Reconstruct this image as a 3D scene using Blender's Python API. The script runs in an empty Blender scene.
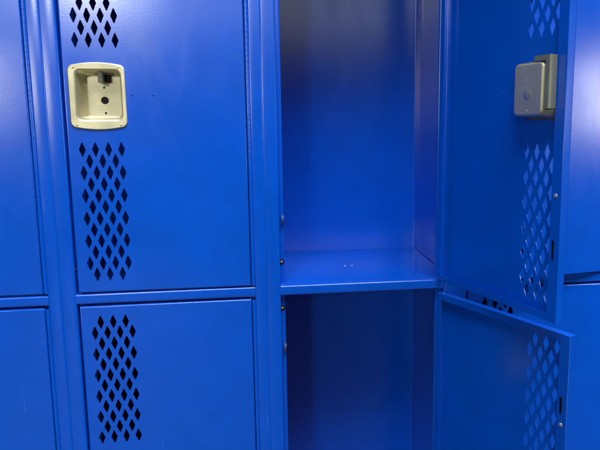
import bpy, bmesh, math, random
from mathutils import Vector, Matrix
random.seed(7)
scene = bpy.context.scene
col = scene.collection

# ------------------------------------------------------------------ camera
cam_data = bpy.data.cameras.new('camera')
cam = bpy.data.objects.new('camera', cam_data)
col.objects.link(cam)
R_ = Vector((0.9882097, -0.1530805, -0.0028172))
U_ = Vector((0.0256394, 0.1473180, 0.9887568))
F_ = Vector((0.1509443, 0.9771713, -0.1495060))
M = Matrix((R_, U_, -F_)).transposed().to_4x4()
M.translation = Vector((0.30345, -0.94825, 1.58325))
cam.matrix_world = M
cam_data.sensor_fit = 'HORIZONTAL'
cam_data.sensor_width = 36.0
cam_data.lens = 614.34 / 600 * 36.0
cam_data.shift_x = -(357.86 - 300) / 600
cam_data.shift_y = (215.28 - 225) / 600
cam_data.clip_start = 0.02
cam_data.clip_end = 100
scene.camera = cam

# ------------------------------------------------------------------ world and lamps
world = bpy.data.worlds.new('World')
scene.world = world
world.use_nodes = True
bg = world.node_tree.nodes['Background']
bg.inputs['Color'].default_value = (0.85, 0.92, 1.0, 1)
bg.inputs['Strength'].default_value = 0.012


def area_lamp(name, loc, target, sx, sy, power, color=(1, 1, 1)):
    d = bpy.data.lights.new(name, 'AREA')
    d.shape = 'RECTANGLE'
    d.size = sx
    d.size_y = sy
    d.energy = power
    d.color = color
    o = bpy.data.objects.new(name, d)
    col.objects.link(o)
    o.location = loc
    o.rotation_euler = (Vector(target) - Vector(loc)).to_track_quat('-Z', 'Y').to_euler()
    return o


# overhead ceiling light a little in front of the lockers, high windows behind the photographer,
# smaller windows to the left and to the right, and an added far lamp
area_lamp('ceiling_light', (1.1, -1.95, 5.2), (0.4, -0.1, 1.4), 4.6, 1.6, 405, (0.96, 0.99, 1.0))
area_lamp('window_light_behind', (-0.2, -4.6, 2.75), (0.3, 0, 1.5), 5.4, 0.7, 14, (0.93, 1.0, 0.92))
area_lamp('added_far_light', (-6.1, -25.0, 7.8), (-6.1, 0, 7.8), 1.8, 2.3, 760, (0.97, 1.0, 0.92))  # no real window: added to brighten the shelf corner and the gloss
area_lamp('window_light_left', (-2.65, -4.2, 1.93), (0.1, 0, 1.5), 2.0, 0.5, 27, (1.0, 0.95, 0.72))
area_lamp('window_light_right', (3.32, -2.0, 1.74), (0.8, 0, 1.5), 0.55, 0.42, 10.5, (1.0, 0.93, 0.80))

scene.view_settings.view_transform = 'Standard'
scene.view_settings.look = 'None'
scene.view_settings.exposure = 0
scene.view_settings.gamma = 1
scene.render.engine = 'CYCLES'


# ------------------------------------------------------------------ materials
def mat(name, base, rough, metal=0.0, bump=0.0, bump_scale=400, rough_var=0.05, var=0.06, spec=0.5, scratches=0.0):
    m = bpy.data.materials.new(name)
    m.use_nodes = True
    nt = m.node_tree
    b = nt.nodes['Principled BSDF']
    b.inputs['Metallic'].default_value = metal
    b.inputs['Specular IOR Level'].default_value = spec
    tco = nt.nodes.new('ShaderNodeTexCoord')
    oi = nt.nodes.new('ShaderNodeObjectInfo')
    mul = nt.nodes.new('ShaderNodeMath')
    mul.operation = 'MULTIPLY'
    mul.inputs[1].default_value = 37.0
    nt.links.new(oi.outputs['Random'], mul.inputs[0])
    tc = nt.nodes.new('ShaderNodeVectorMath')      # every part gets its own patch of the pattern
    tc.operation = 'ADD'
    nt.links.new(tco.outputs['Object'], tc.inputs[0])
    nt.links.new(mul.outputs[0], tc.inputs[1])
    n1 = nt.nodes.new('ShaderNodeTexNoise')
    n1.inputs['Scale'].default_value = 9
    n1.inputs['Detail'].default_value = 6
    nt.links.new(tc.outputs[0], n1.inputs['Vector'])
    mr = nt.nodes.new('ShaderNodeMapRange')
    mr.inputs['From Min'].default_value = 0.3
    mr.inputs['From Max'].default_value = 0.7
    mr.inputs['To Min'].default_value = rough - rough_var
    mr.inputs['To Max'].default_value = rough + rough_var
    nt.links.new(n1.outputs['Fac'], mr.inputs['Value'])
    rough_out = mr.outputs['Result']
    if scratches:
        # smudges from hands and sleeves: soft, drawn-out patches that scatter the reflections
        mp = nt.nodes.new('ShaderNodeMapping')
        mp.inputs['Rotation'].default_value = (0.3, 0.5, 0.2)
        mp.inputs['Scale'].default_value = (16, 16, 6)
        nt.links.new(tc.outputs[0], mp.inputs['Vector'])
        ns = nt.nodes.new('ShaderNodeTexNoise')
        ns.inputs['Scale'].default_value = 1.0
        ns.inputs['Detail'].default_value = 7
        ns.inputs['Distortion'].default_value = 1.2
        nt.links.new(mp.outputs[0], ns.inputs['Vector'])
        ms = nt.nodes.new('ShaderNodeMapRange')
        ms.inputs['From Min'].default_value = 0.52
        ms.inputs['From Max'].default_value = 0.75
        ms.inputs['To Min'].default_value = 0.0
        ms.inputs['To Max'].default_value = 0.035
        nt.links.new(ns.outputs['Fac'], ms.inputs['Value'])
        ad = nt.nodes.new('ShaderNodeMath')
        nt.links.new(rough_out, ad.inputs[0])
        nt.links.new(ms.outputs['Result'], ad.inputs[1])
        rough_out = ad.outputs[0]
    nt.links.new(rough_out, b.inputs['Roughness'])
    cr = nt.nodes.new('ShaderNodeValToRGB')
    cr.color_ramp.elements[0].position = 0.3
    cr.color_ramp.elements[1].position = 0.7
    cr.color_ramp.elements[0].color = (*[c * (1 - var) for c in base], 1)
    cr.color_ramp.elements[1].color = (*[min(1, c * (1 + var)) for c in base], 1)
    n2 = nt.nodes.new('ShaderNodeTexNoise')
    n2.inputs['Scale'].default_value = 23
    n2.inputs['Detail'].default_value = 5
    nt.links.new(tc.outputs[0], n2.inputs['Vector'])
    nt.links.new(n2.outputs['Fac'], cr.inputs['Fac'])
    colour = cr.outputs['Color']
    if scratches:
        v = nt.nodes.new('ShaderNodeTexVoronoi')
        v.inputs['Scale'].default_value = 28
        v.inputs['Randomness'].default_value = 1
        nt.links.new(tc.outputs[0], v.inputs['Vector'])
        th = nt.nodes.new('ShaderNodeMath')
        th.operation = 'LESS_THAN'
        th.inputs[1].default_value = 0.022
        nt.links.new(v.outputs['Distance'], th.inputs[0])
        # only a few of the cells carry a chip
        sep = nt.nodes.new('ShaderNodeSeparateColor')
        nt.links.new(v.outputs['Color'], sep.inputs['Color'])
        gt = nt.nodes.new('ShaderNodeMath')
        gt.operation = 'GREATER_THAN'
        gt.inputs[1].default_value = 0.9
        nt.links.new(sep.outputs['Red'], gt.inputs[0])
        mu = nt.nodes.new('ShaderNodeMath')
        mu.operation = 'MULTIPLY'
        nt.links.new(th.outputs[0], mu.inputs[0])
        nt.links.new(gt.outputs[0], mu.inputs[1])
        mu2 = nt.nodes.new('ShaderNodeMath')
        mu2.operation = 'MULTIPLY'
        mu2.inputs[1].default_value = scratches
        nt.links.new(mu.outputs[0], mu2.inputs[0])
        mx = nt.nodes.new('ShaderNodeMixRGB')
        mx.inputs['Color2'].default_value = (0.12, 0.22, 0.5, 1)
        nt.links.new(mu2.outputs[0], mx.inputs['Fac'])
        nt.links.new(colour, mx.inputs['Color1'])
        colour = mx.outputs['Color']
        # a few hairline scratches
        for rot, thr in (((0.1, 0.35, 0.0), 0.796), ((0.0, -0.9, 0.4), 0.80)):
            m2 = nt.nodes.new('ShaderNodeMapping')
            m2.inputs['Rotation'].default_value = rot
            m2.inputs['Scale'].default_value = (420, 420, 14)
            nt.links.new(tc.outputs[0], m2.inputs['Vector'])
            nz = nt.nodes.new('ShaderNodeTexNoise')
            nz.inputs['Scale'].default_value = 1.0
            nz.inputs['Detail'].default_value = 1.0
            nt.links.new(m2.outputs[0], nz.inputs['Vector'])
            st_ = nt.nodes.new('ShaderNodeMapRange')
            st_.inputs['From Min'].default_value = thr
            st_.inputs['From Max'].default_value = thr + 0.05
            st_.inputs['To Max'].default_value = 0.55
            nt.links.new(nz.outputs['Fac'], st_.inputs['Value'])
            mx2 = nt.nodes.new('ShaderNodeMixRGB')
            mx2.inputs['Color2'].default_value = (0.10, 0.20, 0.50, 1)
            nt.links.new(st_.outputs['Result'], mx2.inputs['Fac'])
            nt.links.new(colour, mx2.inputs['Color1'])
            colour = mx2.outputs['Color']
    nt.links.new(colour, b.inputs['Base Color'])
    if bump:
        n3 = nt.nodes.new('ShaderNodeTexNoise')
        n3.inputs['Scale'].default_value = bump_scale
        n3.inputs['Detail'].default_value = 2
        nt.links.new(tc.outputs[0], n3.inputs['Vector'])
        # slow ripple of thin sheet metal under the fine orange peel
        n4 = nt.nodes.new('ShaderNodeTexNoise')
        n4.inputs['Scale'].default_value = 5
        n4.inputs['Detail'].default_value = 1
        nt.links.new(tc.outputs[0], n4.inputs['Vector'])
        b2 = nt.nodes.new('ShaderNodeBump')
        b2.inputs['Strength'].default_value = 0.25
        b2.inputs['Distance'].default_value = 0.003
        nt.links.new(n4.outputs['Fac'], b2.inputs['Height'])
        bp = nt.nodes.new('ShaderNodeBump')
        bp.inputs['Strength'].default_value = bump
        bp.inputs['Distance'].default_value = 0.0003
        nt.links.new(n3.outputs['Fac'], bp.inputs['Height'])
        nt.links.new(b2.outputs['Normal'], bp.inputs['Normal'])
        nt.links.new(bp.outputs['Normal'], b.inputs['Normal'])
    return m


BLUE = (0.0, 0.079, 0.57)
paint = mat('blue_paint', BLUE, 0.18, spec=0.95, rough_var=0.02, bump=0.10, bump_scale=420, scratches=0.8)
steel_yellow = mat('zinc_plated_steel', (0.66, 0.615, 0.435), 0.40, metal=0.82, rough_var=0.12, var=0.2, bump=0.3, bump_scale=300)
steel_olive = mat('galvanised_steel', (0.22, 0.23, 0.19), 0.5, metal=0.45, rough_var=0.1, var=0.15, bump=0.3, bump_scale=200)
steel_bright = mat('bright_steel', (0.75, 0.75, 0.72), 0.3, metal=0.8)
hook_steel = mat('hook_steel', (0.05, 0.09, 0.22), 0.3, metal=0.5)
dark = mat('rubber_and_shade_black', (0.005, 0.005, 0.006), 0.6, spec=0.25)  # bumper rubber, also the painted shade in slots and holes
concrete = mat('concrete', (0.014, 0.017, 0.022), 0.55, rough_var=0.15, var=0.2, bump=0.4, bump_scale=60)


# ------------------------------------------------------------------ mesh helpers
def obj(name, bm, m, parent=None, mods=(), smooth=None):
    me = bpy.data.meshes.new(name)
    bmesh.ops.recalc_face_normals(bm, faces=bm.faces[:])
    bm.to_mesh(me)
    bm.free()
    if smooth:
        me.shade_smooth()
        me.set_sharp_from_angle(angle=math.radians(smooth))
    for k in (m if isinstance(m, (list, tuple)) else [m]):
        me.materials.append(k)
    o = bpy.data.objects.new(name, me)
    col.objects.link(o)
    if parent is not None:
        o.parent = parent
    return o


def box(bm, x0, x1, y0, y1, z0, z1, mi=0, bev=0.0):
    vs = [bm.verts.new((x, y, z)) for x in (x0, x1) for y in (y0, y1) for z in (z0, z1)]
    fs = []
    for q in ((0, 1, 3, 2), (4, 6, 7, 5), (0, 4, 5, 1), (2, 3, 7, 6), (0, 2, 6, 4), (1, 5, 7, 3)):
        f = bm.faces.new([vs[i] for i in q])
        f.material_index = mi
        fs.append(f)
    if bev:
        es = set(e for f in fs for e in f.edges)
        r = bmesh.ops.bevel(bm, geom=list(es), offset=bev, segments=2, affect='EDGES', profile=0.5)
        for f in r['faces']:
            f.material_index = mi
    return vs


def plate(bm, outer, holes, thick, place, mi=0):
    """flat sheet with real holes: outlines in 2D, place(a, b, depth) puts them in space"""
    tmp = bmesh.new()
    edges = []
    loops = [outer] + list(holes)
    for lp in loops:
        vs = [tmp.verts.new((a, b, 0)) for a, b in lp]
        for i in range(len(vs)):
            edges.append(tmp.edges.new((vs[i], vs[(i + 1) % len(vs)])))
    bmesh.ops.triangle_fill(tmp, use_beauty=True, use_dissolve=False, edges=edges)
    tmp.verts.index_update()
    pts = [(v.co.x, v.co.y) for v in tmp.verts]
    tris = [[v.index for v in f.verts] for f in tmp.faces]
    front = [bm.verts.new(place(a, b, 0)) for a, b in pts]
    back = [bm.verts.new(place(a, b, thick)) for a, b in pts]
    for t in tris:
        f = bm.faces.new([front[i] for i in t]); f.material_index = mi
        f = bm.faces.new([back[i] for i in reversed(t)]); f.material_index = mi
    k = 0
    for lp in loops:
        n = len(lp)
        for i in range(n):
            a, b = k + i, k + (i + 1) % n
            f = bm.faces.new((front[a], front[b], back[b], back[a])); f.material_index = mi
        k += n
    tmp.free()


def fillet(path, r, seg=4):
    out = [Vector(path[0])]
    for i in range(1, len(path) - 1):
        p, a, b = Vector(path[i]), Vector(path[i - 1]), Vector(path[i + 1])
        da, db = (a - p).normalized(), (b - p).normalized()
        s, e = p + da * r, p + db * r
        for k in range(seg + 1):
            t = k / seg
            out.append((1 - t) ** 2 * s + 2 * t * (1 - t) * p + t * t * e)
    out.append(Vector(path[-1]))
    return out


def sheet(bm, path, thick, side, place, a0, a1, r=0.0016, mi=0):
    """bent sheet metal: a 2D path with rounded bends and a thickness, run from a0 to a1 along an axis"""
    pts = fillet(path, r)
    off = []
    for i, p in enumerate(pts):
        t = (pts[min(i + 1, len(pts) - 1)] - pts[max(i - 1, 0)]).normalized()
        off.append(p + Vector((-t.y, t.x)) * thick * side)
    poly = [tuple(p) for p in pts] + [tuple(p) for p in reversed(off)]
    v0 = [bm.verts.new(place(a, b, a0)) for a, b in poly]
    v1 = [bm.verts.new(place(a, b, a1)) for a, b in poly]
    n = len(poly)
    m = len(pts)
    for i in range(n):
        f = bm.faces.new((v0[i], v0[(i + 1) % n], v1[(i + 1) % n], v1[i])); f.material_index = mi
    for i in range(m - 1):
        for v in (v0, v1):
            f = bm.faces.new((v[i], v[i + 1], v[n - 2 - i], v[n - 1 - i])); f.material_index = mi


def disc_stack(bm, prof, place, n=20, mi=0):
    """lathe: prof = list of (radius, height); place(a, b, h)"""
    rings = []
    for r, h in prof:
        rings.append([bm.verts.new(place(r * math.cos(2 * math.pi * k / n), r * math.sin(2 * math.pi * k / n), h)) for k in range(n)])
    for i in range(len(rings) - 1):
        for k in range(n):
            f = bm.faces.new((rings[i][k], rings[i][(k + 1) % n], rings[i + 1][(k + 1) % n], rings[i + 1][k])); f.material_index = mi
    for rg in (rings[0], rings[-1]):
        f = bm.faces.new(rg); f.material_index = mi


def rrect(x0, x1, z0, z1, r, seg=6, bulge=0.0, nside=6):
    pts = []
    cs = ((x1 - r, z0 + r, -90), (x1 - r, z1 - r, 0), (x0 + r, z1 - r, 90), (x0 + r, z0 + r, 180))
    for i, (cx, cz, a) in enumerate(cs):
        for k in range(seg + 1):
            t = math.radians(a + 90 * k / seg)
            pts.append((cx + r * math.cos(t), cz + r * math.sin(t)))
        nx = cs[(i + 1) % 4]
        t = math.radians(a + 90)
        p = pts[-1]
        q = (nx[0] + r * math.cos(t), nx[1] + r * math.sin(t))
        for k in range(1, nside):
            s = k / nside
            pts.append((p[0] + (q[0] - p[0]) * s, p[1] + (q[1] - p[1]) * s))
    if bulge:
        xm, hw, zm = (x0 + x1) / 2, (x1 - x0) / 2, (z0 + z1) / 2
        pts = [(x, z + bulge * (1 - ((x - xm) / hw) ** 2) * (1 if z > zm else -1) * min(1, abs(z - zm) / (0.8 * (z1 - z0) / 2))) for x, z in pts]
    return pts


def circle(cx, cz, r, n=20):
    return [(cx + r * math.cos(2 * math.pi * k / n), cz + r * math.sin(2 * math.pi * k / n)) for k in range(n)]


# ------------------------------------------------------------------ dimensions (metres)
W = 0.305           # locker width
DEP = 0.2625        # face to back panel
PITCH = 0.6027      # tier height
GAP = 0.0187        # between two openings, one above the other
OPEN = PITCH - GAP  # opening height
MID = 1.32          # middle of the bar in the photograph
BARS = [MID - 2 * PITCH, MID - PITCH, MID, MID + PITCH]    # bar centres
Z_BASE = BARS[0] - 0.014
Z_TOP = BARS[3] + 0.012
HX = W - 0.0207     # hinge axis from the left seam
U0, U1 = 0.0036, 0.2593   # door from the hinge axis
T = 0.013           # door thickness
SHT = 0.0012

# the ground the lockers stand on
bm = bmesh.new()
box(bm, -4, 5, -6, 2.5, -0.1, 0)
floor = obj('floor', bm, concrete)
floor['kind'] = 'structure'


# ------------------------------------------------------------------ one locker: body
def empty(name, loc, parent=None):
    o = bpy.data.objects.new(name, None)
    col.objects.link(o)
    o.empty_display_size = 0.1
    o.location = loc
    if parent:
        o.parent = parent
    return o


proto = empty('locker', (0, 0, 0))

bm = bmesh.new()
st = [(0.0004, 0.028), (0.0004, 0.0), (0.0204, 0.0), (0.0204, 0.0140), (0.0277, 0.0140), (0.0277, 0.020)]
sheet(bm, st, SHT, -1, lambda a, b, h: (a, b, h), Z_BASE, Z_TOP)
st = [(0.0004, 0.028), (0.0004, 0.0), (0.0172, 0.0), (0.0172, 0.0140), (0.0272, 0.0140), (0.0272, 0.020)]
sheet(bm, st, SHT, -1, lambda a, b, h: (W - a, b, h), Z_BASE, Z_TOP)
for i, zc in enumerate(BARS):
    zt = zc + GAP / 2 - 0.0010
    zb = zc - GAP / 2 + 0.0022
    if i == 0:
        zb = Z_BASE
    if i == 3:
        zt = Z_TOP
    p = [(0.0155, zt), (0.0002, zt), (0.0002, zb), (0.0155, zb)]
    sheet(bm, p, SHT, 1, lambda a, b, h: (h, a, b), 0.0207, W - 0.0176, r=0.0024)
obj('face_frame', bm, paint, proto, smooth=50)

for s in (0, 1):
    bm = bmesh.new()
    x = (lambda a: W - a) if s else (lambda a: a)
    xa, xb = sorted((x(0.0012), x(0.0022)))
    box(bm, xa, xb, 0.0295, DEP - 0.0012, Z_BASE + 0.001, Z_TOP - 0.001)
    obj('side_panel', bm, paint, proto)

# back panel: a pan whose side returns lap the side panels, fixed with rivets
bm = bmesh.new()
xl, xr = 0.0026, W - 0.0026
bp = [(xl, 0.2150), (xl, DEP), (xr, DEP), (xr, 0.2150)]
sheet(bm, bp, 0.0009, 1, lambda a, b, h: (a, b, h), Z_BASE + 0.002, Z_TOP - 0.002, r=0.002)
back = obj('back_panel', bm, paint, proto, smooth=50)
rv = [(0.0022, 0), (0.0020, 0.0006), (0.0012, 0.0011), (0.0003, 0.0012)]
for zz in (0.42, 1.02, 1.781):
    for pl in (lambda a, b, h: (xr - 0.0009 - h, 0.2385 + a, zz + b),
               lambda a, b, h: (xl + 0.0009 + h, 0.2385 + a, zz + b),
               lambda a, b, h: (xr - 0.024 + a, DEP - 0.0009 - h, zz + b)):
        bm = bmesh.new()
        disc_stack(bm, rv, pl, 14)
        obj('rivet', bm, paint, back, smooth=40)

# shelves (the lowest is the locker bottom)
for zc in BARS[:3]:
    bm = bmesh.new()
    zs = zc + GAP / 2 - 0.0016
    p = [(0.0150, zs - 0.010), (0.0150, zs), (0.2600, zs), (0.2600, zs - 0.012)]
    sheet(bm, p, 0.0010, -1, lambda a, b, h: (h, a, b), 0.0040, W - 0.0040)
    sh = obj('shelf', bm, paint, proto, smooth=50)
    bm = bmesh.new()
    for sx, sy in ((0.1406, 0.1255), (0.1531, 0.1240)):
        disc_stack(bm, [(0.0019, 0), (0.0017, 0.0005), (0.0009, 0.0009), (0.0002, 0.0010)], lambda a, b, h: (sx + a, sy + b, zs + h - 0.0001), 14)
    obj('screw_hole_dot', bm, steel_bright, sh, smooth=40)  # bright steel domes added in place of the pale screw holes

bm = bmesh.new()
box(bm, 0.0012, W - 0.0012, 0.0300, DEP, Z_TOP - 0.0008, Z_TOP + 0.0004)
obj('top_panel', bm, paint, proto)

bm = bmesh.new()
box(bm, 0.0010, W - 0.0010, 0.016, 0.020, 0.0, Z_BASE + 0.002)
box(bm, 0.0010, 0.0030, 0.0205, DEP, 0.0, Z_BASE + 0.002)
box(bm, W - 0.0030, W - 0.0010, 0.0205, DEP, 0.0, Z_BASE + 0.002)
obj('plinth', bm, paint, proto)

# rubber bumpers and latch hooks on the strike side of each opening
for i in range(3):
    zlo = BARS[i] + GAP / 2
    zhi = BARS[i + 1] - GAP / 2
    for zz in (zlo + 0.0355, zhi - 0.0215):
        bm = bmesh.new()
        pl = lambda a, b, h: (0.0240 + a, 0.0140 - h, zz + b)
        disc_stack(bm, [(0.0042, 0), (0.0043, 0.0014), (0.0036, 0.0026), (0.0022, 0.0029)], pl, 18, 0)
        disc_stack(bm, [(0.0018, 0.0026), (0.0017, 0.0033), (0.0011, 0.0037), (0.0003, 0.0038)], pl, 14, 1)
        obj('rubber_bumper', bm, [dark, steel_yellow], proto, smooth=40)
    for zz in (zlo + 0.103, zhi - 0.0877):
        bm = bmesh.new()
        prof = [(0.0150, -0.008), (0.0070, -0.0075), (0.0035, -0.004), (0.0030, 0.001), (0.0045, 0.006), (0.0085, 0.0085), (0.0150, 0.008)]
        v0 = [bm.verts.new((0.0258, y, zz + z)) for y, z in prof]
        v1 = [bm.verts.new((0.0287, y, zz + z)) for y, z in prof]
        n = len(prof)
        bm.faces.new(v0)
        bm.faces.new(v1)
        for k in range(n):
            bm.faces.new((v0[k], v0[(k + 1) % n], v1[(k + 1) % n], v1[k]))
        bmesh.ops.bevel(bm, geom=bm.edges[:], offset=0.0006, segments=2, affect='EDGES')
        obj('latch_hook', bm, hook_steel, proto, smooth=40)


# ------------------------------------------------------------------ one door (origin on its hinge axis, at its bottom edge)
DH = OPEN - 0.0028


def build_door():
    r = 0.0022
    bm = bmesh.new()
    holes = []
    cols4 = [HX - (0.0448 + 0.0182 * k) for k in range(4)]
    cols3 = [HX - (0.0448 + 0.0091 + 0.0182 * k) for k in range(3)]
    hw, hh = 0.0047, 0.0103
    dz0 = -0.0014

    def diamond(u, z):
        holes.append([(u - hw, z - 0.0005), (u - 0.0007, z - hh), (u + 0.0007, z - hh), (u + hw, z - 0.0005),
                      (u + hw, z + 0.0005), (u + 0.0007, z + hh), (u - 0.0007, z + hh), (u - hw, z + 0.0005)])
    for k in range(12):
        zb = 0.2157 - 0.01695 * k + dz0
        zt = 0.3708 + 0.01695 * k + dz0
        for u in (cols4 if k % 2 == 0 else cols3):
            diamond(u, zb)
            diamond(u, zt)
    pu0, pu1, pz0, pz1 = HX - 0.1045, HX - 0.0415, 0.2565 + dz0, 0.3305 + dz0
    holes.append(rrect(pu0, pu1, pz0, pz1, 0.006, 4, 0, 2))
    for u in (HX - 0.1180, HX - 0.1482):
        holes.append(circle(u, 0.2932 + dz0, 0.0011, 10))
    front = lambda a, b, h: (-a, h, b)
    plate(bm, [(U0 + r, r), (U1 - r, r), (U1 - r, DH - r), (U0 + r, DH - r)], holes, SHT, front)
    # rolled edge: quarter-round strips all the way round, mitred
    prev = None
    seg = 5
    for k in range(seg + 1):
        t = math.pi / 2 * k / seg
        ins = r * (1 - math.sin(t))
        y = r * (1 - math.cos(t))
        ring = [bm.verts.new((-u, y, z)) for u, z in ((U0 + ins, ins), (U1 - ins, ins), (U1 - ins, DH - ins), (U0 + ins, DH - ins))]
        if prev:
            for i in range(4):
                bm.faces.new((prev[i], prev[(i + 1) % 4], ring[(i + 1) % 4], ring[i]))
        prev = ring
    # the four returns
    y0, y1 = r, T - 0.0008
    plate(bm, [(U0, y0), (U1, y0), (U1, y1), (U0, y1)], [], SHT, lambda a, b, h: (-a, b, h))
    plate(bm, [(U0, y0), (U1, y0), (U1, y1), (U0, y1)], [], SHT, lambda a, b, h: (-a, b, DH - h))
    plate(bm, [(y0, SHT), (y1, SHT), (y1, DH - SHT), (y0, DH - SHT)], [], SHT, lambda a, b, h: (-U0 - h, a, b))
    plate(bm, [(y0, SHT), (y1, SHT), (y1, DH - SHT), (y0, DH - SHT)], [], SHT, lambda a, b, h: (-U1 + h, a, b))
    # inner lips
    prev = None
    for k in range(4):
        t = math.pi / 2 * k / 3
        ins = 0.0008 * (1 - math.cos(t))
        y = T - 0.0008 + 0.0008 * math.sin(t)
        ring = [bm.verts.new((-u, y, z)) for u, z in ((U0 + ins, ins), (U1 - ins, ins), (U1 - ins, DH - ins), (U0 + ins, DH - ins))]
        if prev:
            for i in range(4):
                bm.faces.new((prev[i], prev[(i + 1) % 4], ring[(i + 1) % 4], ring[i]))
        prev = ring
    e = 0.0008
    lip = lambda a, b, h: (-a, T - h, b)
    LW, LB, LH = 0.0158, 0.0105, 0.0095
    slots = []
    for zz in (0.0930, DH - 0.0985, ):
        slots.append(rrect(U1 - 0.0128, U1 - 0.0082, zz - 0.0125, zz + 0.0125, 0.001, 3, 0, 2))
    plate(bm, [(U1 - LW, e), (U1 - e, e), (U1 - e, DH - e), (U1 - LW, DH - e)], slots, 0.001, lip)
    plate(bm, [(U0 + e, e), (U0 + LH, e), (U0 + LH, DH - e), (U0 + e, DH - e)], [], 0.001, lip)
    plate(bm, [(U0 + LH, e), (U1 - LW, e), (U1 - LW, LB), (U0 + LH, LB)], [], 0.001, lip)
    plate(bm, [(U0 + LH, DH - e), (U1 - LW, DH - e), (U1 - LW, DH - LB), (U0 + LH, DH - LB)], [], 0.001, lip)
    door = obj('door', bm, paint, None, smooth=35)

    # hinge: a barrel of knuckles the height of the door
    bm = bmesh.new()
    prof = []
    kn = 0.0085
    z = 0.002
    rr = 0.0029
    while z < DH - 0.002 - kn * 0.5:
        z1 = min(z + kn, DH - 0.002)
        prof += [(rr - 0.0005, z + 0.0001), (rr, z + 0.0004), (rr, z1 - 0.0004), (rr - 0.0005, z1 - 0.0001)]
        z = z1
    disc_stack(bm, prof, lambda a, b, h: (a, b + 0.0012, h), 16)
    obj('hinge', bm, paint, door, smooth=40)

    # recessed handle pocket: plate, walls and a drilled floor
    bm = bmesh.new()
    ou = (HX - 0.1098, HX - 0.0322)
    zc0, zc1 = 0.2490 + dz0, 0.3350 + dz0
    rings = []
    def ring(x0, x1, z0, z1, rad, y, bulge=0.0, cut=0.0):
        x1 -= cut
        rings.append([bm.verts.new((-a, y, b)) for a, b in rrect(x0, x1, z0, z1, rad, 5, bulge, 6)])
    fl = 0.0270
    ring(ou[0], ou[1], zc0, zc1, 0.006, -0.0002, 0.0048)
    ring(ou[0] + .0002, ou[1] - .0002, zc0 + .0002, zc1 - .0002, 0.006, -0.0012, 0.0048)
    ring(ou[0] + .0012, ou[1] - .0012, zc0 + .0012, zc1 - .0012, 0.0055, -0.0020, 0.0048)
    iu0, iu1, iz0, iz1 = HX - 0.1030, HX - 0.0425, 0.2590 + dz0, 0.3285 + dz0
    ring(iu0 - .0025, iu1 + .0025, iz0 - .0025, iz1 + .0025, 0.009, -0.0018)
    ring(iu0 - .0008, iu1 + .0008, iz0 - .0008, iz1 + .0008, 0.008, -0.0010)
    ring(iu0, iu1, iz0, iz1, 0.0075, 0.0012)
    ring(iu0 + .0036, iu1 - .0036, iz0 + .0026, iz1 - .0026, 0.006, fl - 0.0026, cut=0.0030)
    ring(iu0 + .0042, iu1 - .0042, iz0 + .0032, iz1 - .0032, 0.0056, fl - 0.0008, cut=0.0032)
    ring(iu0 + .0056, iu1 - .0056, iz0 + .0046, iz1 - .0046, 0.005, fl, cut=0.0032)
    ring(iu0 + .0062, iu1 - .0062, iz0 + .0052, iz1 - .0052, 0.0048, fl, cut=0.0032)
    n = len(rings[0])
    for a, b in zip(rings[:-1], rings[1:]):
        for k in range(n):
            bm.faces.new((a[k], a[(k + 1) % n], b[(k + 1) % n], b[k]))
    last = rings[-1]
    hc = HX - 0.0742
    fedges = [bm.edges.get((last[k], last[(k + 1) % n])) for k in range(n)]
    for cx, cz, cr in ((hc, 0.2872 + dz0, 0.0058), (hc, 0.3058 + dz0, 0.0016), (hc - .0004, 0.2685 + dz0, 0.0016)):
        vs = [bm.verts.new((-a, fl, b)) for a, b in circle(cx, cz, cr, 18)]
        fedges += [bm.edges.new((vs[k], vs[(k + 1) % 18])) for k in range(18)]
    bmesh.ops.triangle_fill(bm, use_beauty=True, use_dissolve=False, edges=fedges)
    # four rivet heads on the plate
    for u in (ou[0] + 0.0085, ou[1] - 0.0085):
        for z in (zc0 + 0.0022, zc1 - 0.0022):
            disc_stack(bm, [(0.0017, 0.0), (0.0015, 0.0003), (0.0008, 0.0005), (0.0002, 0.0006)], lambda a, b, h, u=u, z=z: (-u + a, -0.0019 - h, z + b), 12)
    pk = obj('handle_pocket', bm, steel_yellow, door, smooth=24)
    for p in pk.data.polygons:          # the drilled floor stays flat
        if abs(p.normal.y) > 0.97:
            p.use_smooth = False
    so = pk.modifiers.new('solid', 'SOLIDIFY')
    so.thickness = 0.0007
    so.offset = 0.0
    # lifting finger of the latch, in the top of the pocket, with a black block painted as the shade in its cut-out
    bm = bmesh.new()
    box(bm, -(HX - 0.0705), -(HX - 0.0775), 0.0070, fl - 0.0006, 0.3120 + dz0, 0.3272 + dz0, 0, 0.0008)
    box(bm, -(HX - 0.0635), -(HX - 0.0900), fl - 0.0100, fl - 0.0010, 0.3238 + dz0, 0.3268 + dz0, 0, 0.0006)
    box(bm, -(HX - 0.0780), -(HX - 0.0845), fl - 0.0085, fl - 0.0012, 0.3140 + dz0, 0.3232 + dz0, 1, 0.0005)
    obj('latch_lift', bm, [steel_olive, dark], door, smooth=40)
    # cap behind the big hole: black disc painted as its shade, plated steel behind
    bm = bmesh.new()
    pl = lambda a, b, h: (-hc + a, fl + h, 0.2872 + dz0 + b)
    disc_stack(bm, [(0.0054, -0.0001), (0.0055, 0.0006)], pl, 20, 1)
    disc_stack(bm, [(0.0066, 0.0004), (0.0066, 0.0005), (0.0062, 0.0007), (0.0004, 0.0007)], pl, 24, 0)
    obj('shaded_hole_cap', bm, [steel_yellow, dark], door, smooth=40)
    # latch housing on the inside: bent channel over the free-edge side of the pocket
    bm = bmesh.new()
    hz0, hz1 = 0.2700 + dz0, 0.3340 + dz0
    hp = [(0.2185, 0.0262), (0.2452, 0.0262), (0.2452, 0.0145)]
    sheet(bm, hp, 0.0011, -1, lambda a, b, h: (-a, b, h), iz1 - 0.0008, hz1, r=0.0022)
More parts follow.
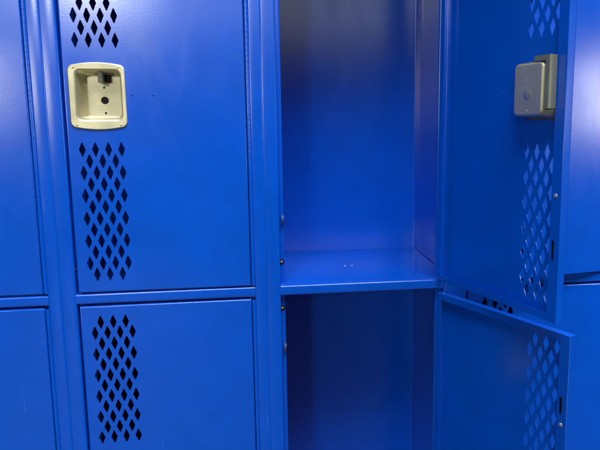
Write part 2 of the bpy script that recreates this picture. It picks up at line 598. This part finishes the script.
    sheet(bm, [(0.2378, 0.0262), (0.2452, 0.0262), (0.2452, 0.0145)], 0.0009, -1, lambda a, b, h: (-a, b, h), hz0, iz1 - 0.0008, r=0.0020)
    box(bm, -0.2448, -0.2190, 0.0145, 0.0256, hz1 - 0.0014, hz1 - 0.0002)
    obj('latch_housing', bm, steel_olive, door, smooth=50)
    # rivets on the free-edge lip
    for z in (0.1620, DH - 0.1250):
        bm = bmesh.new()
        disc_stack(bm, [(0.0029, 0), (0.0027, 0.0008), (0.0016, 0.0014), (0.0003, 0.0016)], lambda a, b, h, z=z: (-(U1 - 0.0088) + a, T + h, z + b), 16)
        obj('rivet', bm, steel_bright, door, smooth=40)
    # black strip added behind the lip slots, painted as the shade inside them
    bm = bmesh.new()
    box(bm, -(U1 - 0.0075), -(U1 - 0.0135), T - 0.0042, T - 0.0016, 0.045, DH - 0.045)
    obj('slot_shade_strip', bm, dark, door)
    return door


door0 = build_door()


def copy_tree(o, parent):
    c = o.copy()
    col.objects.link(c)
    c.parent = parent
    for ch in list(o.children):
        copy_tree(ch, c)
    return c


door0.parent = proto
doors0 = []
for i in range(3):
    z = BARS[i] + GAP / 2 + 0.0014
    d = door0 if i == 0 else copy_tree(door0, proto)
    d.location = (HX, 0.0, z)
    doors0.append(d)

GROUP = 'blue steel lockers standing side by side in a row'
proto['category'] = 'locker'
proto['group'] = GROUP
proto['label'] = 'blue locker at the left edge, only the hinge side of its plain closed doors showing'
proto.location = (-W, 0, 0)
spec = [
    (0.0, 'blue locker with both doors shut and a pale brass handle pocket between diamond vents', (0, 0, 0)),
    (W, 'open blue locker showing its empty compartments and shelf, doors swung out to the right', (0, 115.73, 109.36)),
    (2 * W, 'blue locker behind the swung open doors at the right edge, upper door slightly ajar', (0, 0, 9.0)),
]
for x, label, angles in spec:
    c = proto.copy()
    col.objects.link(c)
    c.location = (x, 0, 0)
    c['label'] = label
    k = 0
    for ch in list(proto.children):
        n = copy_tree(ch, c)
        if ch.name.split('.')[0] == 'door':
            n.rotation_euler = (0, 0, math.radians(angles[doors0.index(ch)]))
            k += 1
            if angles[doors0.index(ch)] > 90:
                n['label'] = 'upper door swung open' if ch is doors0[2] else 'lower door swung open'
            elif angles[doors0.index(ch)] > 0:
                n['label'] = 'upper door slightly ajar'
